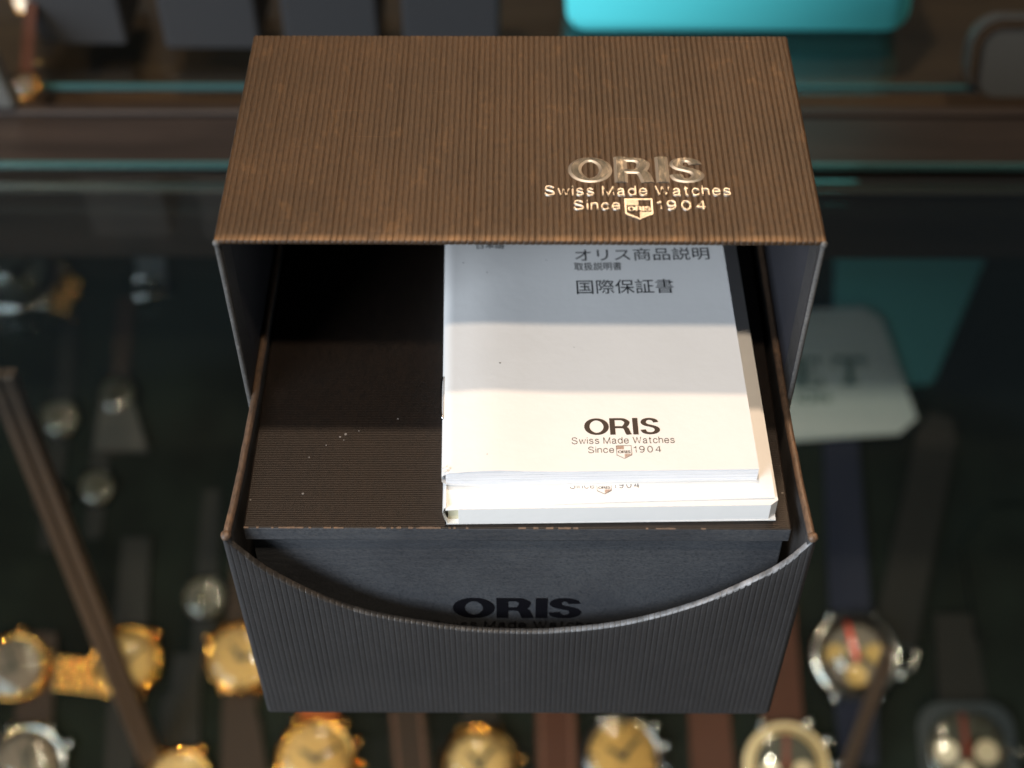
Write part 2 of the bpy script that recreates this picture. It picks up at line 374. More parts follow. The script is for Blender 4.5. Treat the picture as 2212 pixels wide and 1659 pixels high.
def ring_poly(bm, outer, inner, F, z0, z1, mi=0):
    n = len(outer)
    A = [V(bm, F((*p, z1))) for p in outer]; B = [V(bm, F((*p, z1))) for p in inner]
    C = [V(bm, F((*p, z0))) for p in outer]; D = [V(bm, F((*p, z0))) for p in inner]
    for i in range(n):
        j = (i+1) % n
        for q in ((A[i], A[j], B[j], B[i]), (C[i], C[j], A[j], A[i]), (B[i], B[j], D[j], D[i])):
            bm.faces.new(q).material_index = mi
def shield(bm, x0, y0, x1, y1, F, lw, thick, mi=0, mh=0, hatch=8, mtext=None):
    w, h = x1-x0, y1-y0
    out = [(x0, y1), (x1, y1), (x1, y0+.27*h), (x0+.5*w, y0), (x0, y0+.27*h)]
    c = (x0+w/2, y0+h*.55)
    inn = [(x+(lw if x < c[0]-.1*w else (-lw if x > c[0]+.1*w else 0)), y+(-lw if y > c[1] else lw*.9)) for x, y in out]
    ring_poly(bm, out, inn, F, 0, thick, mi)
    for i in range(hatch):                       # upper left quarter
        yy = y1-lw-(i+.6)*(.27*h)/hatch
        pr = [(x0+lw, yy), (x0+.5*w, yy), (x0+.5*w, yy+.6*.27*h/hatch), (x0+lw, yy+.6*.27*h/hatch)]
        k = len(bm.faces); prism(bm, pr, 0, thick*.9, F); bm.faces.ensure_lookup_table()
        for f in bm.faces[k:]: f.material_index = mh
    for i in range(hatch):                       # lower right quarter, cut by the point
        yy = y0+.36*h-(i+.6)*(.32*h)/hatch; lim = x1-lw
        if yy < y0+.27*h: lim = x0+.5*w+(x1-lw-x0-.5*w)*max(0, (yy-y0-lw)/(.27*h))
        if lim-(x0+.52*w) < .02*w: continue
        pr = [(x0+.52*w, yy), (lim, yy), (lim, yy+.6*.32*h/hatch), (x0+.52*w, yy+.6*.32*h/hatch)]
        k = len(bm.faces); prism(bm, pr, 0, thick*.9, F); bm.faces.ensure_lookup_table()
        for f in bm.faces[k:]: f.material_index = mh
    stroke_text(bm, 'ORIS', x0+.1*w, y0+.42*h, x1-.08*w, y0+.62*h, F, .13, thick, mi, mtext)
def logo(bm, F, x0, y0, w, tb=.145, ts=.10, thick=.02, mi=0, mside=None, mh=0, lw=.25, inset=0.0):
    """the whole lockup; w = width of the big word, (x0, y0) = its lower left corner"""
    k = w/32.3
    stroke_text(bm, 'ORIS', x0, y0, x0+w, y0+9.1*k, F, tb, thick, mi, mside, inset=inset)
    stroke_text(bm, 'Swiss Made Watches', x0-5.8*k, y0-4.9*k, x0+38*k, y0-1.2*k, F, ts, thick, mi if mside is None else mside, mside, inset=inset*.8)
    stroke_text(bm, 'Since', x0+.9*k, y0-9.8*k, x0+11.9*k, y0-6.3*k, F, ts, thick, mi if mside is None else mside, mside, inset=inset*.8)
    stroke_text(bm, '1904', x0+20.2*k, y0-9.8*k, x0+31.9*k, y0-6.3*k, F, ts, thick, mi if mside is None else mside, mside, inset=inset*.8, track=.3)
    shield(bm, x0+12.9*k, y0-13.0*k, x0+19.4*k, y0-5.9*k, F, lw*k, thick, mi if mside is None else mside, mh, 8, mside)

# ================================================================ display counter
KG = 'glass'
YB = 190.0                                      # rear edge of the counter glass
counter = thing('display_counter', 'glass topped display counter with dark walnut rail carrying the open watch box', 'display case', (0, 0, -6))
def pane(name, a, b, m, parent):
    bm = bmesh.new(); box(bm, a, b); bm.normal_update()
    bmesh.ops.delete(bm, geom=[f for f in bm.faces if abs(f.normal.z) < .5], context='FACES_ONLY'); return obj(name, bm, m, parent)
pane('glass_top', (-520, -330, -6), (520, YB-1.6, 0), M['glass'], counter)
boxobj('glass_edge', (-520, YB-1.5, -2.2), (520, YB, .1), M['edge'], counter)
boxobj('rear_rail', (-520, YB+1, -30), (520, YB+30, -2), M['wood'], counter, bev=1.2)
boxobj('rail_moulding', (-520, YB+31, -34), (520, YB+36, -1), M['wood'], counter, bev=1)
boxobj('rear_apron', (-520, YB-9, -42), (520, YB+.5, -7), M['wood'], counter, bev=.8)
# sloping display board under the glass
RP = atZ(1106, 1620, 720); SL = math.radians(25)
RN = Vector((0, -math.sin(SL), math.cos(SL))); RU = Vector((0, math.cos(SL), math.sin(SL)))
def on_ramp(px, py, h=0): return on_plane(px, py, RP+RN*h, RN)
boardF = frame(RP, (1, 0, 0), RU, RN)
boxobj('felt_board', (-480, -260, -8), (480, 330, 0), M['felt'], counter, boardF)
bb = boardF((0, 331, 0))
boxobj('back_panel', (-520, bb.y, -420), (520, bb.y+6, -34), M['slate'], counter)
boxobj('side_panel', (-530, -330, -420), (-521, bb.y+6, -6.5), M['slate'], counter)
boxobj('side_panel', (521, -330, -420), (530, bb.y+6, -6.5), M['slate'], counter)
boxobj('plinth', (-520, -330, -440), (520, bb.y+6, -421), M['wood'], counter)
def reflection(px, py, Z, w, d, m, top=-6.3):  # solid brown bars standing in for wood reflections in the counter glass
    p = atZ(px, py, Z)
    zb = RP.z+(p.y-RP.y)*math.tan(SL)+.5
    F = frame((p.x, p.y, 0), (1, 0, 0), (0, 1, 0), (0, 0, 1))
    bm = bmesh.new(); box(bm, (-w/2, -d/2, zb), (-.25, d/2, top), F, .4, 1); box(bm, (.25, -d/2+.6, zb), (w/2, d/2, top), F, .4, 1)
    bmesh.ops.recalc_face_normals(bm, faces=bm.faces); return obj('reflection_bar', bm, m, counter)
reflection(272, 1500, 668, 9.5, 6, M['reflected_wood'])
reflection(1880, 1520, 662, 5.5, 4, M['reflected_wood'], -175)

# rear shelf
shelf = thing('rear_glass_shelf', 'glass shelf with green edge behind the counter rail', 'shelf', (0, 236, -6))
YS = 236.0
boxobj('glass_edge', (-520, YS, -1.6), (520, YS+1.4, .5), M['edge'], shelf)
pane('glass_pane', (-520, YS+1.5, -5), (520, YS+300, .3), M['shelf_glass'], shelf)
boxobj('shelf_board', (-520, YS+8, -40), (520, YS+300, -24), M['shelf_wood'], shelf)
wall = boxobj('back_wall', (-900, YS+330, -60), (900, YS+345, 190), M['slate']); wall['kind'] = 'structure'
fl = boxobj('floor', (-3000, -3000, -900), (3000, 3000, -890), M['shelf_wood']); fl['kind'] = 'structure'

# grey jewellery display blocks on the rear shelf
for i, (xa, xb, yb_) in enumerate(((85, 278, 96), (358, 566, 105), (617, 822, 103), (872, 1080, 100))):
    a, b = on_z(xa, yb_+4, .4), on_z(xb, yb_+4, .4)
    nm = ('leftmost small grey velvet display block on the rear shelf', 'grey velvet block, second from the left on the rear shelf',
          'grey velvet block just left of centre behind the box', 'rightmost grey velvet block, next to the turquoise box')[i]
    o = boxobj('display_block', (a.x, a.y, .5), (b.x, a.y+40, 95), M['shelf_grey'], bev=2, seg=3)
    tag(o, nm, 'display block', 'grey display blocks on the rear shelf')
# turquoise box
a, b = on_z(1243, 66, .4), on_z(1935, 62, .4)
t = thing('turquoise_box', 'bright turquoise box with rounded corners behind the brown carton', 'box', (a.x, a.y, .5))
w_ = b.x-a.x; F = frame((a.x, a.y, .6), (1, 0, 0), (0, .22, .975), (0, .975, -.22))
bm = bmesh.new(); prism(bm, rrect(-4, 0, w_+4, 95, 9, 8), 0, 60, F)
bmesh.ops.bevel(bm, geom=[e for e in bm.edges if len(e.link_faces) == 2 and e.calc_face_angle(0) > .8], offset=2*MM, segments=3, affect='EDGES')
obj('box_body', bm, M['teal'], t, True)
# grey acrylic pad right, slab left, gold pocket watch left, white disc top left
a, b = on_z(2112, 210, .4), on_z(2420, 210, .4)
t = thing('display_tray', 'grey rounded tray with bronze rim at the right end of the rear shelf', 'tray', (a.x, a.y, .5))
F = frame((a.x, a.y, .5), (1, 0, 0), (0, .35, .94), (0, .94, -.35))
bm = bmesh.new(); prism(bm, rrect(0, 0, b.x-a.x, 26, 7, 8), 0, 6, F); obj('tray_face', bm, M['pad'], t)
def rimring(i, o_, z0, z1, m, nm):
    bm = bmesh.new(); ring_poly(bm, rrect(-o_, -0, b.x-a.x+o_, 26+o_, 7+o_, 8), rrect(-i, 0, b.x-a.x+i, 26+i, 7+i, 8), F, z0, z1)
    bmesh.ops.recalc_face_normals(bm, faces=bm.faces); obj(nm, bm, m, t)
rimring(.2, 1.5, 6.5, 0, M['slate'], 'inner_rim'); rimring(1.9, 3.6, 8, 1, M['pad_rim'], 'outer_rim'); rimring(4.2, 5.6, 9, 2, M['pad'], 'tray_edge')
a = on_z(-60, 238, .4); b = on_z(36, 238, .4)
o = boxobj('display_slab', (a.x-40, a.y, .5), (b.x, a.y+9, 26), M['pad'], F=lambda p: Vector((p[0]-(p[2])*.28, p[1]+p[2]*.3, p[2])), bev=1.5)
tag(o, 'blue grey upright slab cut by the left edge of the view', 'display slab')

# ================================================================ watches
def watch(px, py, dpx, dial='dial_gold', case='gold', strap='brown', label='', hands=(-60, 35), kind='plain', crown=0, tilt=0, spin=0, z=None,
          pushers=False, redhand=None, dome=.12, strap_up=44, strap_dn=40, cushion=False, group='wrist watches on the felt board', sw=.46, lum=True, buckle=False, stitch=False):
    c0 = on_ramp(px, py, 6) if z is None else z
    Z = (c0-CAM).dot(FWD); R = dpx/FPX*Z/2
    a = tilt; n = (RN*math.cos(math.radians(a))+(-RU)*math.sin(math.radians(a))).normalized()
    if z is not None: n = Vector((0, -math.sin(math.radians(30+tilt)), math.cos(math.radians(30+tilt))))
    ux = Vector((1, 0, 0)); uy = n.cross(ux)
    s = math.radians(spin); ux, uy = ux*math.cos(s)+uy*math.sin(s), -ux*math.sin(s)+uy*math.cos(s)
    base = c0-n*6
    mw = Matrix((ux, uy, n)).transposed().to_4x4(); mw.translation = base*MM
    t = thing('wrist_watch', label, 'watch', (0, 0, 0), group, mw); F = frame(base, ux, uy, n); T = R*.42
    bm = bmesh.new()
    if cushion:
        ro, ri = R*1.02, R*.86
        out = rrect(-ro, -ro, ro, ro, ro*.55, 9); nn = len(out)
        inn = [(ri*math.cos(math.atan2(y, x)), ri*math.sin(math.atan2(y, x))) for x, y in out]
        ring_poly(bm, out, inn, F, 0, T)
    else:
        lathe(bm, [(R*.80, .3), (R*.97, T*.15), (R*1.0, T*.45), (R*.99, T*.7), (R*.94, T*.95), (R*.87, T*1.02), (R*.85, T*.85)], F)
    for sx in (-1, 1):
        for sy in (-1, 1):
            P = [(sx*R*(sw+.01), sy*R*.80), (sx*R*(sw+.10), sy*R*.74), (sx*R*(sw+.06), sy*R*.99), (sx*R*(sw+.01), sy*R*1.01)]
            prism(bm, P, T*.15, T*.7, F)
    bmesh.ops.recalc_face_normals(bm, faces=bm.faces); obj('case', bm, M[case], t, not cushion)
    bm = bmesh.new(); lathe(bm, [(0.001, T*.8), (R*.86, T*.8)], F); d = obj('dial', bm, M[dial], t)
    # markers and sub dials
    mk = M['gold'] if dial == 'dial_dark' else M['dial_dark']
    bm = bmesh.new()
    for k in range(12):
        an = math.radians(30*k); w2 = R*(.03 if k % 3 else .05); r0, r1 = R*.66, R*.80
        cx, sn = math.sin(an), math.cos(an)
        G = frame(F((0, 0, T*.82)), ux*sn-uy*cx, ux*cx+uy*sn, n); box(bm, (-w2, r0, 0), (w2, r1, .25), G)
    obj('hour_marker', bm, mk, d)
    if kind == 'chrono':
        for q, (sx, sy) in enumerate(((-.42, 0), (.42, 0), (0, -.44))):
            bm = bmesh.new(); G = frame(F((sx*R, sy*R, T*.82)), ux, uy, n)
            lathe(bm, [(.001, .15), (R*.21, .15), (R*.23, .4), (R*.25, .1)], G, 24); obj('sub_dial', bm, M['dial_silver' if dial == 'dial_dark' else 'dial_gold'], d, True)
    if kind == 'bezel':
        bm = bmesh.new(); lathe(bm, [(R*.70, T*.84), (R*.72, T*.95), (R*.88, T*1.06), (R*.93, T*.98)], F); obj('bezel_ring', bm, M['dial_bezel'], t, True)
        for q, (sx, sy) in enumerate(((-.36, -.1), (.36, -.1), (0, -.42))):
            bm = bmesh.new(); G = frame(F((sx*R, sy*R, T*.82)), ux, uy, n)
            lathe(bm, [(.001, .15), (R*.2, .15), (R*.21, .4)], G, 24); obj('sub_dial', bm, M['dial_silver'], d, True)
    for k, an in enumerate(hands):
        an = math.radians(an); cx, sn = math.sin(an), math.cos(an); ln = R*(.48 if k == 0 else .68)
        G = frame(F((0, 0, T*(.84+.02*k))), ux*sn-uy*cx, ux*cx+uy*sn, n)
        bm = bmesh.new(); prism(bm, [(-R*.06, -R*.14), (R*.06, -R*.14), (R*.055, ln*.8), (0, ln), (-R*.055, ln*.8)], 0, .25, G)
        obj('hand', bm, M['gold' if dial == 'dial_dark' else 'dial_dark'], t)
    if redhand is not None:
        an = math.radians(redhand); cx, sn = math.sin(an), math.cos(an)
        G = frame(F((0, 0, T*.92)), ux*sn-uy*cx, ux*cx+uy*sn, n); bm = bmesh.new(); box(bm, (-R*.055, -R*.12, 0), (R*.055, R*.78, .3), G); obj('red_hand', bm, M['red' if strap == 'navy' else 'dark_red'], t)
    bm = bmesh.new(); prof = [(R*.86*math.cos(th), T*.98+R*dome*3*math.sin(th)*.5) for th in [math.radians(x) for x in range(0, 90, 12)]]+[(.001, T*.98+R*dome*1.5)]
    lathe(bm, prof, F, 40); obj('crystal', bm, M['crystal'], t, True)
    def knob(an, r, l):
        G = frame(F((R*.98*math.cos(an), R*.98*math.sin(an), T*.5)), n, -ux*math.sin(an)+uy*math.cos(an), ux*math.cos(an)+uy*math.sin(an))
        bm = bmesh.new(); lathe(bm, [(r*.5, -.5), (r*.5, l*.3), (r, l*.35), (r, l*.9), (r*.8, l), (.001, l*1.02)], G, 20); return bm
    obj('crown', knob(math.radians(crown), R*.11, R*.19), M[case], t, True)
    if pushers:
        for an in (28, -28): obj('pusher', knob(math.radians(crown+an), R*.07, R*.2), M[case], t, True)
    ms = M[strap]
    if strap in ('gold', 'steel'):
        for sy, ln in ((1, strap_up), (-1, strap_dn)):
            bm = bmesh.new(); y = R*1.0
            while y < R+ln:
                for q in range(5): box(bm, (-R*sw+q*R*sw*.4, sy*y if sy > 0 else -y-3, .5), (-R*sw+(q+.94)*R*sw*.4, sy*y+3 if sy > 0 else -y, T*.45), F, .5, 2)
                y += 3.3
            bmesh.ops.recalc_face_normals(bm, faces=bm.faces); obj('bracelet', bm, ms, t, True)
    else:
        for sy, ln in ((1, strap_up), (-1, strap_dn)):
            if ln <= 0: continue
            bm = bmesh.new(); ny = 10
            for k in range(ny):
                y0, y1 = R*.98+ln*k/ny, R*.98+ln*(k+1)/ny; w0, w1 = R*sw*(1-.15*k/ny), R*sw*(1-.15*(k+1)/ny)
                prism(bm, [(-w0, sy*y0), (w0, sy*y0), (w1, sy*y1), (-w1, sy*y1)], .4, T*.4, F)
            bmesh.ops.remove_doubles(bm, verts=bm.verts, dist=1e-6); bmesh.ops.recalc_face_normals(bm, faces=bm.faces)
            so = obj('strap', bm, ms, t)
            if stitch:
                for sx in (-1, 1):
                    bm = bmesh.new(); y = R*1.1
                    while y < R+ln: box(bm, (sx*R*sw*.76-.35, min(sy*y, sy*(y+1.8)), T*.4), (sx*R*sw*.76+.35, max(sy*y, sy*(y+1.8)), T*.4+.35), F); y += 2.6
                    obj('stitching', bm, M['thread'], so)
    return t

watch(58, 1652, 178, 'dial_grey', 'steel', 'darkbrown', 'steel watch with grey brown dial in the bottom left corner', (-20, 12), crown=28, dome=.2)
watch(385, 1690, 156, 'dial_cream', 'gold', 'black', 'gold watch with cream dial, cut by the bottom edge beside the left brown post', (-50, 60), crown=55)
watch(682, 1640, 180, 'dial_gold', 'gold', 'tan', 'gold chronograph on bright tan strap, below the left end of the charcoal carton', (-60, 62), crown=22, pushers=True)
watch(1036, 1652, 176, 'dial_cream', 'gold', 'black', 'all gold watch below the middle of the charcoal carton', (-45, 40), crown=8, dome=.22)
watch(1345, 1634, 176, 'dial_gold', 'steel', 'black', 'steel watch with champagne dial and dark crossed hands', (-62, 42), crown=14, pushers=True)
watch(1697, 1655, 196, 'dial_dark', 'steel', 'brown', 'steel chronograph with cream bezel ring on brown strap', (-150, 150), kind='bezel', crown=30, pushers=True, redhand=2, strap_up=60)
watch(2086, 1625, 206, 'dial_dark', 'steel', 'black', 'cushion shaped chronograph with three cream sub dials in the bottom right corner', (40, 150), kind='chrono', crown=0, redhand=-4, cushion=True, pushers=True)
watch(1846, 1416, 196, 'dial_grey', 'steel', 'navy', 'watch with high domed crystal and bright red hand on a navy strap', (120, -110), crown=-22, redhand=-12, dome=.42, strap_up=100, strap_dn=30, kind='chrono')
watch(272, 1428, 158, 'dial_gold', 'gold', 'black', 'gold watch half covered by the left brown post', (-40, 50), crown=45, dome=.25)
watch(520, 1420, 160, 'dial_gold', 'gold', 'darkbrown', 'gold watch half hidden behind the lower left edge of the carton', (-40, 80), crown=150)
watch(440, 1290, 100, 'dial_dark', 'gunmetal', 'black', 'small dark watch with gold markers left of the carton corner', (-90, 90), crown=0, strap_dn=24)
watch(30, 1440, 150, 'dial_grey', 'gold', 'gold', 'gold bracelet watch lying crosswise at the left edge', (-30, 60), spin=84, sw=.5)
watch(125, 900, 90, 'dial_dark', 'gunmetal', 'black', 'small dark watch high on the shaded left side of the board', (-30, 60), strap_dn=20)
watch(250, 850, 90, 'dial_dark', 'gunmetal', 'darkbrown', 'small dark watch beside the faint grey price tag', (-70, 30), strap_dn=20)
watch(40, 590, 190, 'dial_dark', 'steel', 'gold', 'large black domed watch with gold highlights built as a short bracelet at the left edge', (-70, 30), dome=.5, strap_up=7, strap_dn=4, spin=-112)  # gold links stand in for the warm highlights beside the dome
watch(240, 500, 90, 'dial_gold', 'gold', 'black', 'small gold watch lying beside the grey strap in the upper left', (-70, 30), spin=60, strap_up=20, strap_dn=14, dome=.3)
for px_, py_, an_, lb_ in ((205, 1050, 20, 'dim small watch below the faint grey tag'), (105, 1075, -30, 'dim small watch at the left beside the upper part of the post')
                           ):
    watch(px_, py_, 84, 'dial_dark', 'gunmetal', 'black', lb_, (an_, an_+100), strap_up=26, strap_dn=16)
watch(45, 160, 66, 'dial_dark', 'gold', 'brown', 'small round gold watch on a brown strap on the rear shelf, far left', (-30, 60), z=on_z(45, 175, 8), strap_up=30, strap_dn=0, dome=.35, group='watches on the rear shelf')
watch(50, -12, 70, 'glow', 'gold', 'black', 'watch with a cream white dial at the top left corner', (-30, 60), z=on_z(50, -8, 14), tilt=10, strap_up=10, strap_dn=0, group='watches on the rear shelf')

# loose straps on the board
def loose(px0, py0, px1, py1, wpx, m, label, stitch=True, buckle=False):
    a, b = on_ramp(px0, py0, .5), on_ramp(px1, py1, .5); Z = ((a+b)/2-CAM).dot(FWD); w = wpx/FPX*Z/2
    u = (b-a).normalized(); r = u.cross(RN).normalized(); ln = (b-a).length
    t = thing('leather_strap', label, 'watch strap', a, 'loose leather straps on the felt board'); F = frame(a, r, u, RN)
    bm = bmesh.new(); prism(bm, [(-w, 0), (w, 0), (w*.94, ln-w), (w*.5, ln), (-w*.5, ln), (-w*.94, ln-w)], 0, 3.2, F)
    bmesh.ops.bevel(bm, geom=[e for e in bm.edges if e.calc_face_angle(0) > .8], offset=.9*MM, segments=3, affect='EDGES')
    obj('strap_body', bm, M[m], t)
    if stitch:
        for sx in (-1, 1):
            bm = bmesh.new(); y = 2
            while y < ln-w: box(bm, (sx*w*.72-.5, y, 3.1), (sx*w*.72+.5, y+2, 3.7), F); y += 2.8
            obj('stitching', bm, M['thread'], t)
    if buckle:
        bm = bmesh.new(); y0 = -2
        for q in ((-w-2, y0-7, w+2, y0-5.2), (-w-2, y0+3, w+2, y0+4.6), (-w-2, y0-7, -w-.4, y0+4.6), (w+.4, y0-7, w+2, y0+4.6), (-.8, y0-6, .8, y0+6)):
            box(bm, (q[0], q[1], 1), (q[2], q[3], 3.6), F, .5, 2)
        bmesh.ops.recalc_face_normals(bm, faces=bm.faces); obj('buckle', bm, M['steel'], t, True)
loose(1206, 1760, 1196, 1380, 88, 'brown', 'dark red brown strap with pale stitching below the carton centre')
loose(1545, 1760, 1520, 1400, 92, 'brown', 'reddish brown strap between the champagne and cream bezel watches', False)
loose(900, 1760, 868, 1420, 80, 'darkbrown', 'dark brown strap between the two gold watches at the bottom')
loose(1925, 1400, 2030, 900, 92, 'black', 'wide black strap behind the domed watch on the right', False, True)
loose(560, 1760, 530, 1530, 60, 'darkbrown', 'dark brown strap under the lower left corner of the carton', False)
loose(365, 1640, 372, 1500, 40, 'black', 'narrow black strap with a buckle beside the left post', False, True)
loose(2150, 1760, 2130, 1380, 90, 'black', 'black strap running down behind the cushion shaped chronograph', False)
loose(330, 610, 318, 450, 62, 'greystrap', 'pale grey suede strap lying in the upper left', False, True)

# tags and cards
def flatcard(pts, h0, thick, m, name, label, cat):
    P = [on_ramp(x, y, h0) for x, y in pts]; o0 = P[0]; F = frame(o0, (1, 0, 0), RU, RN)
    Q = [((p-o0).dot(Vector((1, 0, 0))), (p-o0).dot(RU)) for p in P]
    return Q, F, o0
pts = [(1560, 700), (1600, 676), (1862, 664), (1905, 692), (1980, 905), (1942, 938), (1600, 962), (1560, 940)]
Q, F, o0 = flatcard(pts, 9, 1, 'card', 'card', '', '')
t = thing('name_card', 'white card with clipped corners and green lettering on the right under the glass', 'card', o0)
bm = bmesh.new(); prism(bm, Q, 0, 1.2, F); bmesh.ops.recalc_face_normals(bm, faces=bm.faces); obj('card_sheet', bm, M['card'], t)
def cardpt(px, py): p = on_ramp(px, py, 10.3); return ((p-o0).dot(Vector((1, 0, 0))), (p-o0).dot(RU))
bm = bmesh.new()
def seriT(bm, x0, y0, x1, y1):
    w, h = x1-x0, y1-y0
    for q in ((0, .84, 1, 1), (0, .62, .10, .86), (.90, .62, 1, .86), (.4, .05, .62, .9), (.26, 0, .76, .12)):
        box(bm, (x0+q[0]*w, y0+q[1]*h, 1.25), (x0+q[2]*w, y0+q[3]*h, 1.5), F)
def seriE(bm, x0, y0, x1, y1):
    w, h = x1-x0, y1-y0
    for q in ((.12, .05, .36, .95), (0, 0, .96, .13), (0, .87, .9, 1), (.3, .45, .62, .57), (.84, .0, .96, .3), (.8, .72, .9, 1), (.58, .36, .66, .66)):
        box(bm, (x0+q[0]*w, y0+q[1]*h, 1.25), (x0+q[2]*w, y0+q[3]*h, 1.5), F)
a, b = cardpt(1800, 832), cardpt(1868, 772); seriT(bm, a[0], a[1], b[0], b[1])
a, b = cardpt(1716, 836), cardpt(1778, 774); seriE(bm, a[0], a[1], b[0], b[1])
a, b = cardpt(1722, 870), cardpt(1792, 850); put_text(bm, 'ION', a[0], a[1], b[0], b[1], F, .03, 1.5)
obj('card_lettering', bm, M['card_ink'], t)
pts = [(1800, 560), (1838, 452), (2022, 452), (2140, 528), (2012, 830), (1965, 836), (1800, 700)]
Q, F, o0 = flatcard(pts, 1, 1, '', '', '', '')
bm = bmesh.new(); prism(bm, Q, 0, 6, F); bmesh.ops.recalc_face_normals(bm, faces=bm.faces); bmesh.ops.bevel(bm, geom=list(bm.edges), offset=.8*MM, segments=2, affect='EDGES')
tag(obj('teal_folder', bm, M['deep_teal'], None), 'dark teal folder lying behind the white lettered card', 'folder')
pts = [(1140*1.9, 455), (2150, 470), (2260, 470), (2260, 520), (2170, 520)]
Q, F, o0 = flatcard([(2030, 478), (2050, 462), (2300, 462), (2300, 522), (2150, 522)], 8, 1, '', '', '', '')
bm = bmesh.new(); prism(bm, Q, 0, 3, F); bmesh.ops.recalc_face_normals(bm, faces=bm.faces)
tag(obj('price_tag', bm, M['slate'], None), 'olive grey tag at the upper right under the glass', 'price tag')
Q, F, o0 = flatcard([(205, 975), (222, 860), (285, 860), (322, 978)], 2, 1, '', '', '', '')
bm = bmesh.new(); prism(bm, Q, 0, 3, F); bmesh.ops.recalc_face_normals(bm, faces=bm.faces)
tag(obj('price_tag', bm, M['slate'], None), 'faint grey tag in the dark area left of the box', 'price tag')
Q, F, o0 = flatcard([(2160, 1700), (2075, 1180), (2130, 1100), (2400, 1100), (2400, 1700)], 1, 1, '', '', '', '')
bm = bmesh.new(); prism(bm, Q, 0, 4, F); bmesh.ops.recalc_face_normals(bm, faces=bm.faces)
tag(obj('felt_pad', bm, M['felt'], None), 'dark grey pad at the far right behind the cushion chronograph', 'pad')

# ================================================================ the carton
Z0 = 138.0                                        # top of the lid
def rib(x, pitch=1.41):
    t = (x/pitch) % 1.0
    return -1.15*math.exp(-((t-.5)/.095)**2)+.08*math.cos(2*math.pi*t)
RT8 = (0, .16, .3, .38, .44, .5, .56, .62, .7, .84)
def ribxs(x0, x1, pitch=1.41):
    xs = [x0]; k = math.floor(x0/pitch)
    while True:
        for t in RT8:
            x = (k+t)*pitch
            if x > x1-.05: return xs+[x1]
            if x > x0+.05: xs.append(x)
        k += 1
def ribbed(bm, xs, path, amp=.2, wobble=.05):
    """path(x) -> list of (point, normal, weight); skins all columns"""
    cols = []; ph = {}
    for x in xs:
        k = math.floor(x/1.41); w = ph.setdefault(k, 1+random.uniform(-.25, .25))
        cols.append([V(bm, Vector(p)+Vector(n)*(amp*w*rib(x)*wt)) for p, n, wt in path(x)])
    for a, b in zip(cols, cols[1:]):
        for i in range(len(a)-1): bm.faces.new((a[i], b[i], b[i+1], a[i+1]))
    return cols

# --- lid / outer sleeve, standing on its side with the open face to the camera
lid = thing('brown_carton', 'brown ribbed cardboard lid standing on its side with silver foil lettering', 'box lid', (0, 40, 0))
LX, LD, TH = 69.9, 78.3, 1.5
def sideprof(x): return x
def top_path(x):
    e = 0
    if abs(x) > LX-1.0: e = .9*(1-math.sqrt(max(0, 1-((abs(x)-(LX-1.0))/1.0)**2)))
    z = Z0-e; P = []
    for k in range(16): P.append(((x, LD-.6-(LD-.6)*k/15+.0, z), (0, 0, 1), 1))
    r = TH/2
    P[-1] = ((x, .55, z), (0, 0, 1), 1)
    for a in (30, 60, 90, 120, 150, 180):
        t = math.radians(a); P.append(((x, .55-r*math.sin(t), z-r+r*math.cos(t)), (0, -math.sin(t), math.cos(t)), 1))
    P += [((x, 9, z-TH), (0, 0, -1), 1), ((x, 9.05, z-TH+.3), (0, 0, -1), 0), ((x, LD-1, z-TH+.3), (0, 0, -1), 0)]
    return P
bm = bmesh.new(); ribbed(bm, ribxs(-LX, LX), top_path, .13)
bmesh.ops.recalc_face_normals(bm, faces=bm.faces)
obj('top_panel', bm, M['ribbed'], lid, True)
# back of the lid
boxobj('back_panel', (-LX+.3, LD-TH, .1), (LX-.3, LD, Z0-1.2), M['ribbed_front'], lid, bev=.5)
boxobj('bottom_panel', (-LX+1.4, .3, .1), (LX-1.4, LD-TH-.1, 1.1), M['ribbed_front'], lid)
for s in (-1, 1):
    bm = bmesh.new(); xo = s*(LX-.05); x_in = s*(LX-1.35)
    # section in the xy plane swept down z, with a rounded front edge
    sec = [(x_in, LD-2), (x_in, .5)]+[((xo+x_in)/2-s*.65*math.cos(math.radians(a)), .55-.65*math.sin(math.radians(a))) for a in range(15, 180, 30)]+[(xo, .5), (xo, LD-.4)]
    zs = [1.2]+[6+i*(Z0-9)/24 for i in range(25)]+[Z0-1.55, Z0-.7]
    rings = []
    for z in zs:
        bow = .35*math.sin(math.pi*(Z0-z)/Z0)
        tw = 0 if z < Z0-1.2 else .5
        rings.append([V(bm, (x-s*tw*.6-s*bow+random.gauss(0, .02), y+random.gauss(0, .03), z)) for x, y in sec])
    for a, b in zip(rings, rings[1:]):
        for i in range(len(sec)-1):
            f = bm.faces.new((a[i], a[i+1], b[i+1], b[i])); f.material_index = 0 if i == 0 else (1 if i < 7 else 2)
    bmesh.ops.recalc_face_normals(bm, faces=bm.faces)
    sp = obj('side_panel', bm, [M['lining'], M['grey_rim'], M['ribbed_front']], lid, True)
    bm = bmesh.new()
    box(bm, (min(x_in, x_in-s*.35), .9, 1.2), (max(x_in, x_in-s*.35), 8.6, Z0-1.9), lambda p: Vector((p[0]-s*.35*math.sin(math.pi*(Z0-p[2])/Z0), p[1], p[2])))
    obj('turned_in_flap', bm, M['turn_in_side'], sp)
    # worn top corner fold
    bm = bmesh.new(); bmesh.ops.create_uvsphere(bm, u_segments=14, v_segments=8, radius=1)
    for v_ in bm.verts: v_.co = Vector((s*(LX-.8)+v_.co.x*.95, .15+v_.co.y*.85, Z0-1.05+v_.co.z*1.0))*MM
    obj('corner_fold', bm, M['grey_rim'], sp, True)
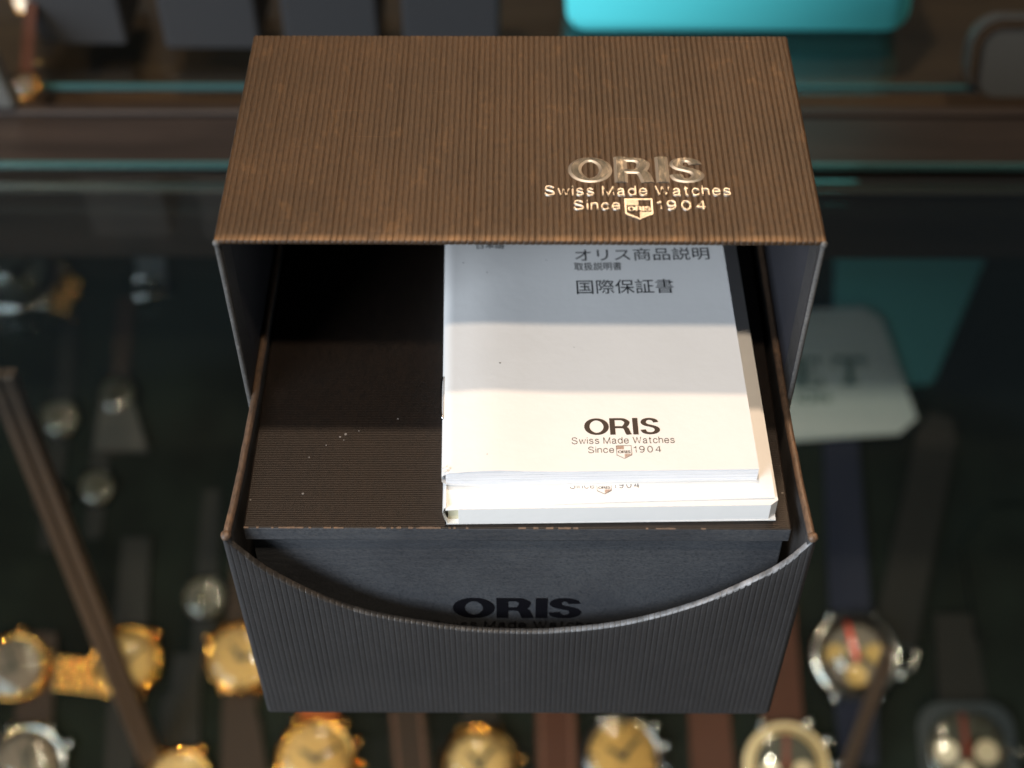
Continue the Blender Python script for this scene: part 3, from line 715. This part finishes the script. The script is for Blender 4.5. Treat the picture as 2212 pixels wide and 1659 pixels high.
# pale rubbed line along the long top edges
for s in (-1, 1):
    bm = bmesh.new(); pr = []
    for i in range(60):
        y = .2+i*(LD-1)/59; c = [V(bm, (s*(LX-.02+.13*math.cos(math.radians(a)))-s*.25+random.gauss(0, .025), y, Z0-.80+.42*math.sin(math.radians(a))+random.gauss(0, .04))) for a in (-80, -30, 20, 60, 90)]
        if pr:
            for q in range(4): bm.faces.new((pr[q], pr[q+1], c[q+1], c[q]))
        pr = c
    obj('edge_fold', bm, M['grey_rim'], lid, True)
# foil lettering on the lid
F = frame((0, 0, Z0), (1, 0, 0), (0, 1, 0), (0, 0, 1))
bm = bmesh.new(); logo(bm, F, 11.4, 20.0, 32.3, .175, .14, .30, 0, 1, 1, .38, .04)
obj('foil_lettering', bm, [M['foil'], M['foil_edge']], lid)

# --- bottom box (tray) with the curved front
tray = thing('charcoal_carton', 'charcoal ribbed carton base with a curved scooped front wall', 'carton', (0, 15, 1.2))
YF = -44.1; ZB = 1.2
ARC = [(-70.1, -53.9), (-68.6, -56.1), (-61.1, -68.0), (-48.7, -80.2), (-37.5, -87.2), (-20.6, -92.8), (-12, -94.6), (-2, -95.4), (8.8, -95.2), (27.1, -91.2), (44.6, -82.2), (58.8, -70.2), (64.4, -63.6), (69.5, -54.1)]
def arcz(x):
    P = ARC; x = max(P[0][0], min(P[-1][0], x))
    for i in range(len(P)-1):
        if P[i][0] <= x <= P[i+1][0]: break
    g = lambda j: P[max(0, min(len(P)-1, j))]
    p0, p1, p2, p3 = g(i-1), g(i), g(i+1), g(i+2); t = (x-p1[0])/(p2[0]-p1[0])
    m1 = (p2[1]-p0[1])/(p2[0]-p0[0])*(p2[0]-p1[0]); m2 = (p3[1]-p1[1])/(p3[0]-p1[0])*(p2[0]-p1[0])
    return Z0+(2*t**3-3*t*t+1)*p1[1]+(t**3-2*t*t+t)*m1+(-2*t**3+3*t*t)*p2[1]+(t**3-t*t)*m2
FT = 1.9
def front_path(x):
    zt = arcz(x); r = FT/2; P = []
    cor = max(0, (abs(x)-68.6)/1.3); yo = YF+.8*(1-math.sqrt(max(0, 1-min(1, cor)**2)))
    sk = lambda z: x*(1-.010*(1-(z-ZB)/85))       # a little narrower at the foot
    for k in range(14):
        z = ZB+(zt-r-ZB)*k/13; P.append(((sk(z), yo, z), (0, -1, 0), 1))
    for a in (25, 50, 75, 100, 125, 150, 180):
        t = math.radians(a); P.append(((sk(zt), yo+r-r*math.cos(t), zt-r+r*math.sin(t)), (0, -math.cos(t), math.sin(t)), .9 if a < 120 else .5))
    P += [((sk(zt), yo+FT, max(ZB+1, zt-9)), (0, 1, 0), 0), ((sk(ZB), yo+FT, ZB+1), (0, 1, 0), 0)]
    return P
bm = bmesh.new(); ribbed(bm, ribxs(-69.95, 69.3), front_path, .11); bmesh.ops.recalc_face_normals(bm, faces=bm.faces)
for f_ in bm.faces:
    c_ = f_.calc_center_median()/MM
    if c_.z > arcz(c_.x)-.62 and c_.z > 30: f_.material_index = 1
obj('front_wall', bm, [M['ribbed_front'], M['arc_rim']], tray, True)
for s in (-1, 1):
    ys = [YF+.5+i*(76-YF)/40 for i in range(41)]; r = .95; ZR = Z0-53.9
    def hx(y): return 70.0-1.7*min(1, (y-YF)/44) - (.25*math.sin((y-YF)/44*math.pi) if y < 0 else 0)
    sec = [(0, ZB), (0, 40), (0, ZR-r)]+[(r-r*math.cos(math.radians(a)), ZR-r+r*math.sin(math.radians(a))) for a in (30, 60, 90, 120, 150)]+[(2*r, ZR-r), (2*r, 40), (2*r, ZB+1)]
    bm = bmesh.new(); rings = []
    for y in ys:
        g = hx(y); q = random.gauss(0, .035)
        rings.append([V(bm, (s*(g-dx+(q if z > 60 else 0)-(ZR-z)*.008), y, z)) for dx, z in sec])
    for a, b in zip(rings, rings[1:]):
        for i in range(len(sec)-1):
            f = bm.faces.new((a[i], a[i+1], b[i+1], b[i])); f.material_index = 1 if 2 <= i <= 7 else (2 if i > 7 else 0)
    for rg in (rings[0], rings[-1]): bm.faces.new(rg)
    bmesh.ops.recalc_face_normals(bm, faces=bm.faces)
    so = obj('side_wall', bm, [M['ribbed_front'], M['rim'], M['turn_in']], tray, True)
    bm = bmesh.new(); bmesh.ops.create_uvsphere(bm, u_segments=16, v_segments=10, radius=1)
    for v_ in bm.verts:
        c = v_.co.copy(); c = c*(1+.08*math.sin(9*c.x+4*c.z)); v_.co = Vector((s*(69.1)+c.x*1.25, YF+1.1+c.y*1.35, ZR-.75+c.z*1.15))*MM
    obj('corner_fold', bm, M['rim'], so, True)
boxobj('rear_wall', (-67, 75, ZB), (67, 76.6, Z0-54), M['ribbed_front'], tray, bev=.5)
boxobj('floor_panel', (-67.5, YF+2, ZB), (67.5, 74.8, ZB+1.2), M['lining'], tray)

# --- inner watch box with its own lid
inner = thing('inner_watch_box', 'black fine lined inner box seated inside the carton base', 'box', (0, 17, 2.6))
ZI = Z0-57.0
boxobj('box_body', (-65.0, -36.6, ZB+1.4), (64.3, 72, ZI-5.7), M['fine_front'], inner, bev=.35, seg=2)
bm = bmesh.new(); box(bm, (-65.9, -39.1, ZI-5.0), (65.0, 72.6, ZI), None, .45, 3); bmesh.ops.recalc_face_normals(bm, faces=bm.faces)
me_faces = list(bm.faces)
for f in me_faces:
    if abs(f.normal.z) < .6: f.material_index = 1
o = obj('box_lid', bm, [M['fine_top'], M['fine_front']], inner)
# rubbed front edge of the inner lid
bm = bmesh.new(); pr = None
for i in range(220):
    x = -65.7+i*130.5/219; k = .10+.08*random.random()
    c = [V(bm, (x, -39.1+.5*0+d[0]*k-.02, ZI+.012+d[1]*k)) for d in ((0, -1.6), (.35, -.35), (1.6, .02), (3.4, .02))]
    if pr and math.sin(x*.21)+math.sin(x*.57+1)+.8*math.sin(x*1.9)+random.gauss(0, .5) > (.2 if x < -15 else .9):
        for q in range(3): bm.faces.new((pr[q], pr[q+1], c[q+1], c[q]))
    pr = c
obj('rubbed_edge', bm, M['rim'], o)
boxobj('inner_collar', (-64, -35.4, ZI-5.8), (63.5, 71, ZI-4.9), M['lining'], inner)
F = frame((0, -36.63, 0), (1, 0, 0), (0, 0, 1), (0, -1, 0))
a, b = on_y(979.5, 1334.6, -36.7), on_y(1257.6, 1292.5, -36.7)
bm = bmesh.new(); wbig = b.x-a.x; k = wbig/32.3
stroke_text(bm, 'ORIS', a.x, a.z, b.x, b.z, F, .165, .05); stroke_text(bm, 'Swiss Made Watches', a.x-5.8*k, a.z-4.9*k, a.x+38*k, a.z-1.2*k, F, .13, .05)
obj('black_lettering', bm, M['black_print'], inner)
# lint flecks
for px, py in ((775, 931), (735, 944), (742, 951), (747, 938), (668, 988), (655, 1066), (541, 1080), (860, 905), (1690, 1065), (705, 962)):
    bm = bmesh.new(); p = on_z(px, py, ZI+.02); r = random.uniform(.18, .42); n = random.randint(4, 6)
    prism(bm, [(p.x+r*random.uniform(.4, 1.2)*math.cos(6.283*i/n), p.y+r*random.uniform(.4, 1.2)*math.sin(6.283*i/n)) for i in range(n)], ZI+.02, ZI+.10)
    bmesh.ops.recalc_face_normals(bm, faces=bm.faces); obj('lint_fleck', bm, M['lint'], inner)

# ================================================================ folder and booklet
zf = ZI+.15
fa = math.radians(1.05); fu, fv = Vector((math.cos(fa), math.sin(fa), 0)), Vector((-math.sin(fa), math.cos(fa), 0))
folder = thing('card_folder', 'white card folder with a thick front flap lying under the booklet', 'folder', (-17, -37, zf))
FO = Vector((-17.6, -38.0, zf)); FF = frame(FO, fu, fv, (0, 0, 1))
wF, hF = 79.0, 100.0
def sheet(bm, pts, th, F, ny=1):
    """grid of points rows -> solid sheet of thickness th"""
    top = [[V(bm, F((p[0], p[1], p[2]+th))) for p in r] for r in pts]; bot = [[V(bm, F(p)) for p in r] for r in pts]
    R_, C_ = len(pts), len(pts[0])
    for i in range(R_-1):
        for j in range(C_-1):
            bm.faces.new((top[i][j], top[i][j+1], top[i+1][j+1], top[i+1][j])); bm.faces.new((bot[i][j], bot[i+1][j], bot[i+1][j+1], bot[i][j+1]))
    for j in range(C_-1):
        bm.faces.new((bot[0][j], bot[0][j+1], top[0][j+1], top[0][j])); bm.faces.new((bot[-1][j+1], bot[-1][j], top[-1][j], top[-1][j+1]))
    for i in range(R_-1):
        bm.faces.new((bot[i+1][0], bot[i][0], top[i][0], top[i+1][0])); bm.faces.new((bot[i][-1], bot[i+1][-1], top[i+1][-1], top[i][-1]))
# back sheet, spine, pocket block, cover
bm = bmesh.new(); sheet(bm, [[(.3, y, 0), (wF, y+.6*0, 0)] for y in (0, hF)], .3, FF); obj('back_sheet', bm, M['white_card'], folder)
bm = bmesh.new(); sheet(bm, [[(x, y, z) for (x, z) in ((.6, .1), (-.1, 2.2), (-.5, 4.6), (-.1, 6.2), (.4, 6.75))] for y in (0, hF/2, hF)], .25, FF); obj('spine', bm, M['white_card'], folder, False)
bm = bmesh.new(); P4 = [(3.2, 0), (wF-1.8, .2), (wF, 1.6), (wF-.2, hF-1), (3.2, hF-1)]
prism(bm, P4, .35, 6.0, FF); bmesh.ops.bevel(bm, geom=[e for e in bm.edges if e.calc_face_angle(0) > .5], offset=.35*MM, segments=2, affect='EDGES')
obj('pocket_block', bm, M['white_card'], folder, False)
boxobj('board_inside', (.7, 1.4, .35), (3.15, hF-2, 5.2), M['olive'], folder, FF)
def cov(x, y):
    t = x/wF; front = max(0, 1-y/6.5)
    return 6.35+.9*t*(.3+.7*max(0, 1-y/40))+.25*math.sin(t*5)-.35*front*front*(1-t)*1.0-.55*front**2
rows = []
for y in (0, .6, 1.4, 2.4, 3.6, 5, 6.5, 9, 14, 22, 34, 50, 70, hF):
    rows.append([(x, y*1.0+(.9*math.sin(x/wF*3.1)*.35)*(1 if y < 9 else 0)+1.9*x/wF*(1 if y < 30 else 0)*max(0, 1-y/30), cov(x, y)) for x in [(.2+i*(wF-1.0)/16) for i in range(17)]])
bm = bmesh.new(); sheet(bm, rows, .28, FF); bmesh.ops.recalc_face_normals(bm, faces=bm.faces)
cvr = obj('front_cover', bm, M['white_card'], folder, False)
# the same lockup printed on the folder cover, mostly under the booklet
zt_ = zf+7.1
p = on_z(1226, 1056, zt_); G = frame(p, fu, fv, (0, 0, 1)); wl = 17.4
bm = bmesh.new(); logo(bm, G, 0, 9.8*wl/32.3, wl, .14, .10, .02, 0, None, 1, .22)
lt = obj('printed_lettering', bm, [M['black_ink'], M['hatch']], cvr)

# booklet
ba = math.radians(1.4); bu, bv = Vector((math.cos(ba), math.sin(ba), 0)), Vector((-math.sin(ba), math.cos(ba), 0))
BT = 5.0; ZT = zf+7.05+BT
O = on_z(953, 1022, ZT); O = Vector((O.x, O.y, 0)); wB = (on_z(1641, 1011, ZT)-on_z(953, 1022, ZT)).length; hB = 92.0
booklet = thing('stapled_booklet', 'white stapled booklet with Japanese titles and printed company emblem', 'booklet', (O.x, O.y, ZT-BT))
BF = frame((O.x, O.y, ZT-BT), bu, bv, (0, 0, 1))
def thick(x):                 # half thickness profile, rounded at the fold
    t = x/wB; bg = .40*math.exp(-((x-12)/8)**2)
    if x < 3: return .5+.5*0+ (BT/2-.55)*math.sqrt(max(0, 1-((3-x)/3)**2))+.05
    return BT/2-.25*t+bg*min(1, max(0, (x-3)/4))
xsb = [0, .15, .5, 1, 1.6, 2.3, 3, 4.5, 7, 10, 14, 20, 28, 36, 44, 52, 60, 68, wB-.05]
def surf(x, y, s):            # upper (s=1) or lower (s=-1) outer surface
    mid = BT/2-.15*(x/wB)
    return mid+s*thick(x)*(1 if s > 0 else .94)+(.35*math.exp(-((x-13)/9)**2)*min(1, x/5)+.15*math.sin(y/17)*math.sin(x/21) if s > 0 else 0)
ysb = [0, 2, 6, 12, 20, 30, 42, 55, 70, hB]
for s, nm in ((1, 'front_cover'), (-1, 'back_cover')):
    bm = bmesh.new(); sheet(bm, [[(x, y, surf(x, y, s)-(.2 if s > 0 else 0)) for x in xsb] for y in ysb], .2, BF); bmesh.ops.recalc_face_normals(bm, faces=bm.faces)
    c_ = obj(nm, bm, M['cover'], booklet, True)
    for e_ in c_.data.polygons: e_.use_smooth = True
    try: c_.data.set_sharp_from_angle(angle=.7)
    except Exception: pass
    if s > 0: bcov = c_
def bl0(px, py): return (on_z(px, py, ZT-1)-Vector((O.x, O.y, ZT-1))).dot(bv)
# page block as fanned leaves
bm = bmesh.new(); NL = 13
for k in range(NL):
    f0 = -1+2*(k+.08)/NL; f1 = -1+2*(k+.86)/NL; off = .25+.25*abs(f0)+random.uniform(-.05, .12)
    rows = []
    for y in (off*.3+.05, hB-.5):
        rows.append([(max(.7, x), y+.25*math.sin(x/19)*(1 if y < 5 else 0)*0, BT/2-.15*(x/wB)+f0*(thick(x)-.22)*(1-(.10 if abs(f0) < .25 and 3 < x < 16 else 0)*1.0)) for x in xsb[3:]])
    th = 2*(BT/2-.5)/NL*.86
    sheet(bm, rows, th, BF)
bmesh.ops.recalc_face_normals(bm, faces=bm.faces); obj('page_leaves', bm, M['pages'], booklet)
yy = (bl0(957, 815)+bl0(957, 905))/2
for _ in (1,):
    bm = bmesh.new(); pts = [(.05, yy-6.5, ), (.05, yy+6.5)]
    G = BF; r = .28
    rings = []
    for y in [yy-6.8+i*13.6/16 for i in range(17)]:
        k = 1-abs((y-yy)/6.9)**6; rings.append([V(bm, G((.25-.50*k+r*math.cos(a), y, BT*.80+.2*k+r*math.sin(a)))) for a in [math.radians(q) for q in range(0, 360, 45)]])
    for a, b in zip(rings, rings[1:]):
        for i in range(8): bm.faces.new((a[i], a[(i+1) % 8], b[(i+1) % 8], b[i]))
    bm.faces.new(rings[0]); bm.faces.new(rings[-1]); bmesh.ops.recalc_face_normals(bm, faces=bm.faces); obj('staple', bm, M['staple'], booklet, True)
# curled nick at the lower left corner of the cover
bm = bmesh.new()
for q in ((.4, .2, 1.0), (1.2, .8, .8), (.2, 1.4, .6)):
    cpt = BF((q[0], q[1], BT-.1)); prism(bm, [(cpt.x, cpt.y), (cpt.x+q[2]*1.2, cpt.y+.2), (cpt.x+q[2]*.7, cpt.y+q[2])], ZT-.15, ZT+.2)
obj('paper_nick', bm, M['white_card'], bcov)
# printing on the cover
F0 = frame((O.x, O.y, ZT+.02), bu, bv, (0, 0, 1))
def bl(px, py):
    p = on_z(px, py, ZT+.02)-Vector((O.x, O.y, ZT+.02)); return p.dot(bu), p.dot(bv)
PF = lambda p: F0((p[0], p[1], p[2]+surf(max(0, min(wB, p[0])), p[1], 1)-BT+.01))
bm = bmesh.new()
a, b = bl(1263, 938), bl(1423.4, 904)
logo(bm, PF, a[0], a[1]-.2, b[0]-a[0], .125, .095, .02, 0, None, 1, .2)
obj('printed_emblem', bm, [M['ink'], M['hatch']], bcov)
bm = bmesh.new()
def jt(s, x0, y0, x1, y1, wt):
    a, b = bl(x0, y1), bl(x1, y1); c = bl(x0, y0); put_text(bm, s, a[0], a[1], b[0], c[1], PF, wt, .02)
jt('オリス商品説明', 1243, 536, 1534, 563, 0)
jt('取扱説明書', 1241, 565.5, 1343.6, 583, 0)
jt('国際保証書', 1246.5, 603.5, 1457, 634, 0)
jt('日本語', 1030, 528, 1089, 541, 0)
obj('printed_title', bm, M['black_ink'], bcov)

for px, py, r in ((1080, 788, .22), (1001, 569, .2), (1052, 592, .16), (1180, 560, .14), (1240, 750, .12), (1052, 985, .12)):
    p = bl(px, py); bm = bmesh.new(); prism(bm, [(p[0]+r*random.uniform(.6, 1.2)*math.cos(1.05*i), p[1]+r*random.uniform(.6, 1.2)*math.sin(1.05*i)) for i in range(6)], 0, .03, PF)
    obj('dirt_speck', bm, M['black_ink'], bcov)
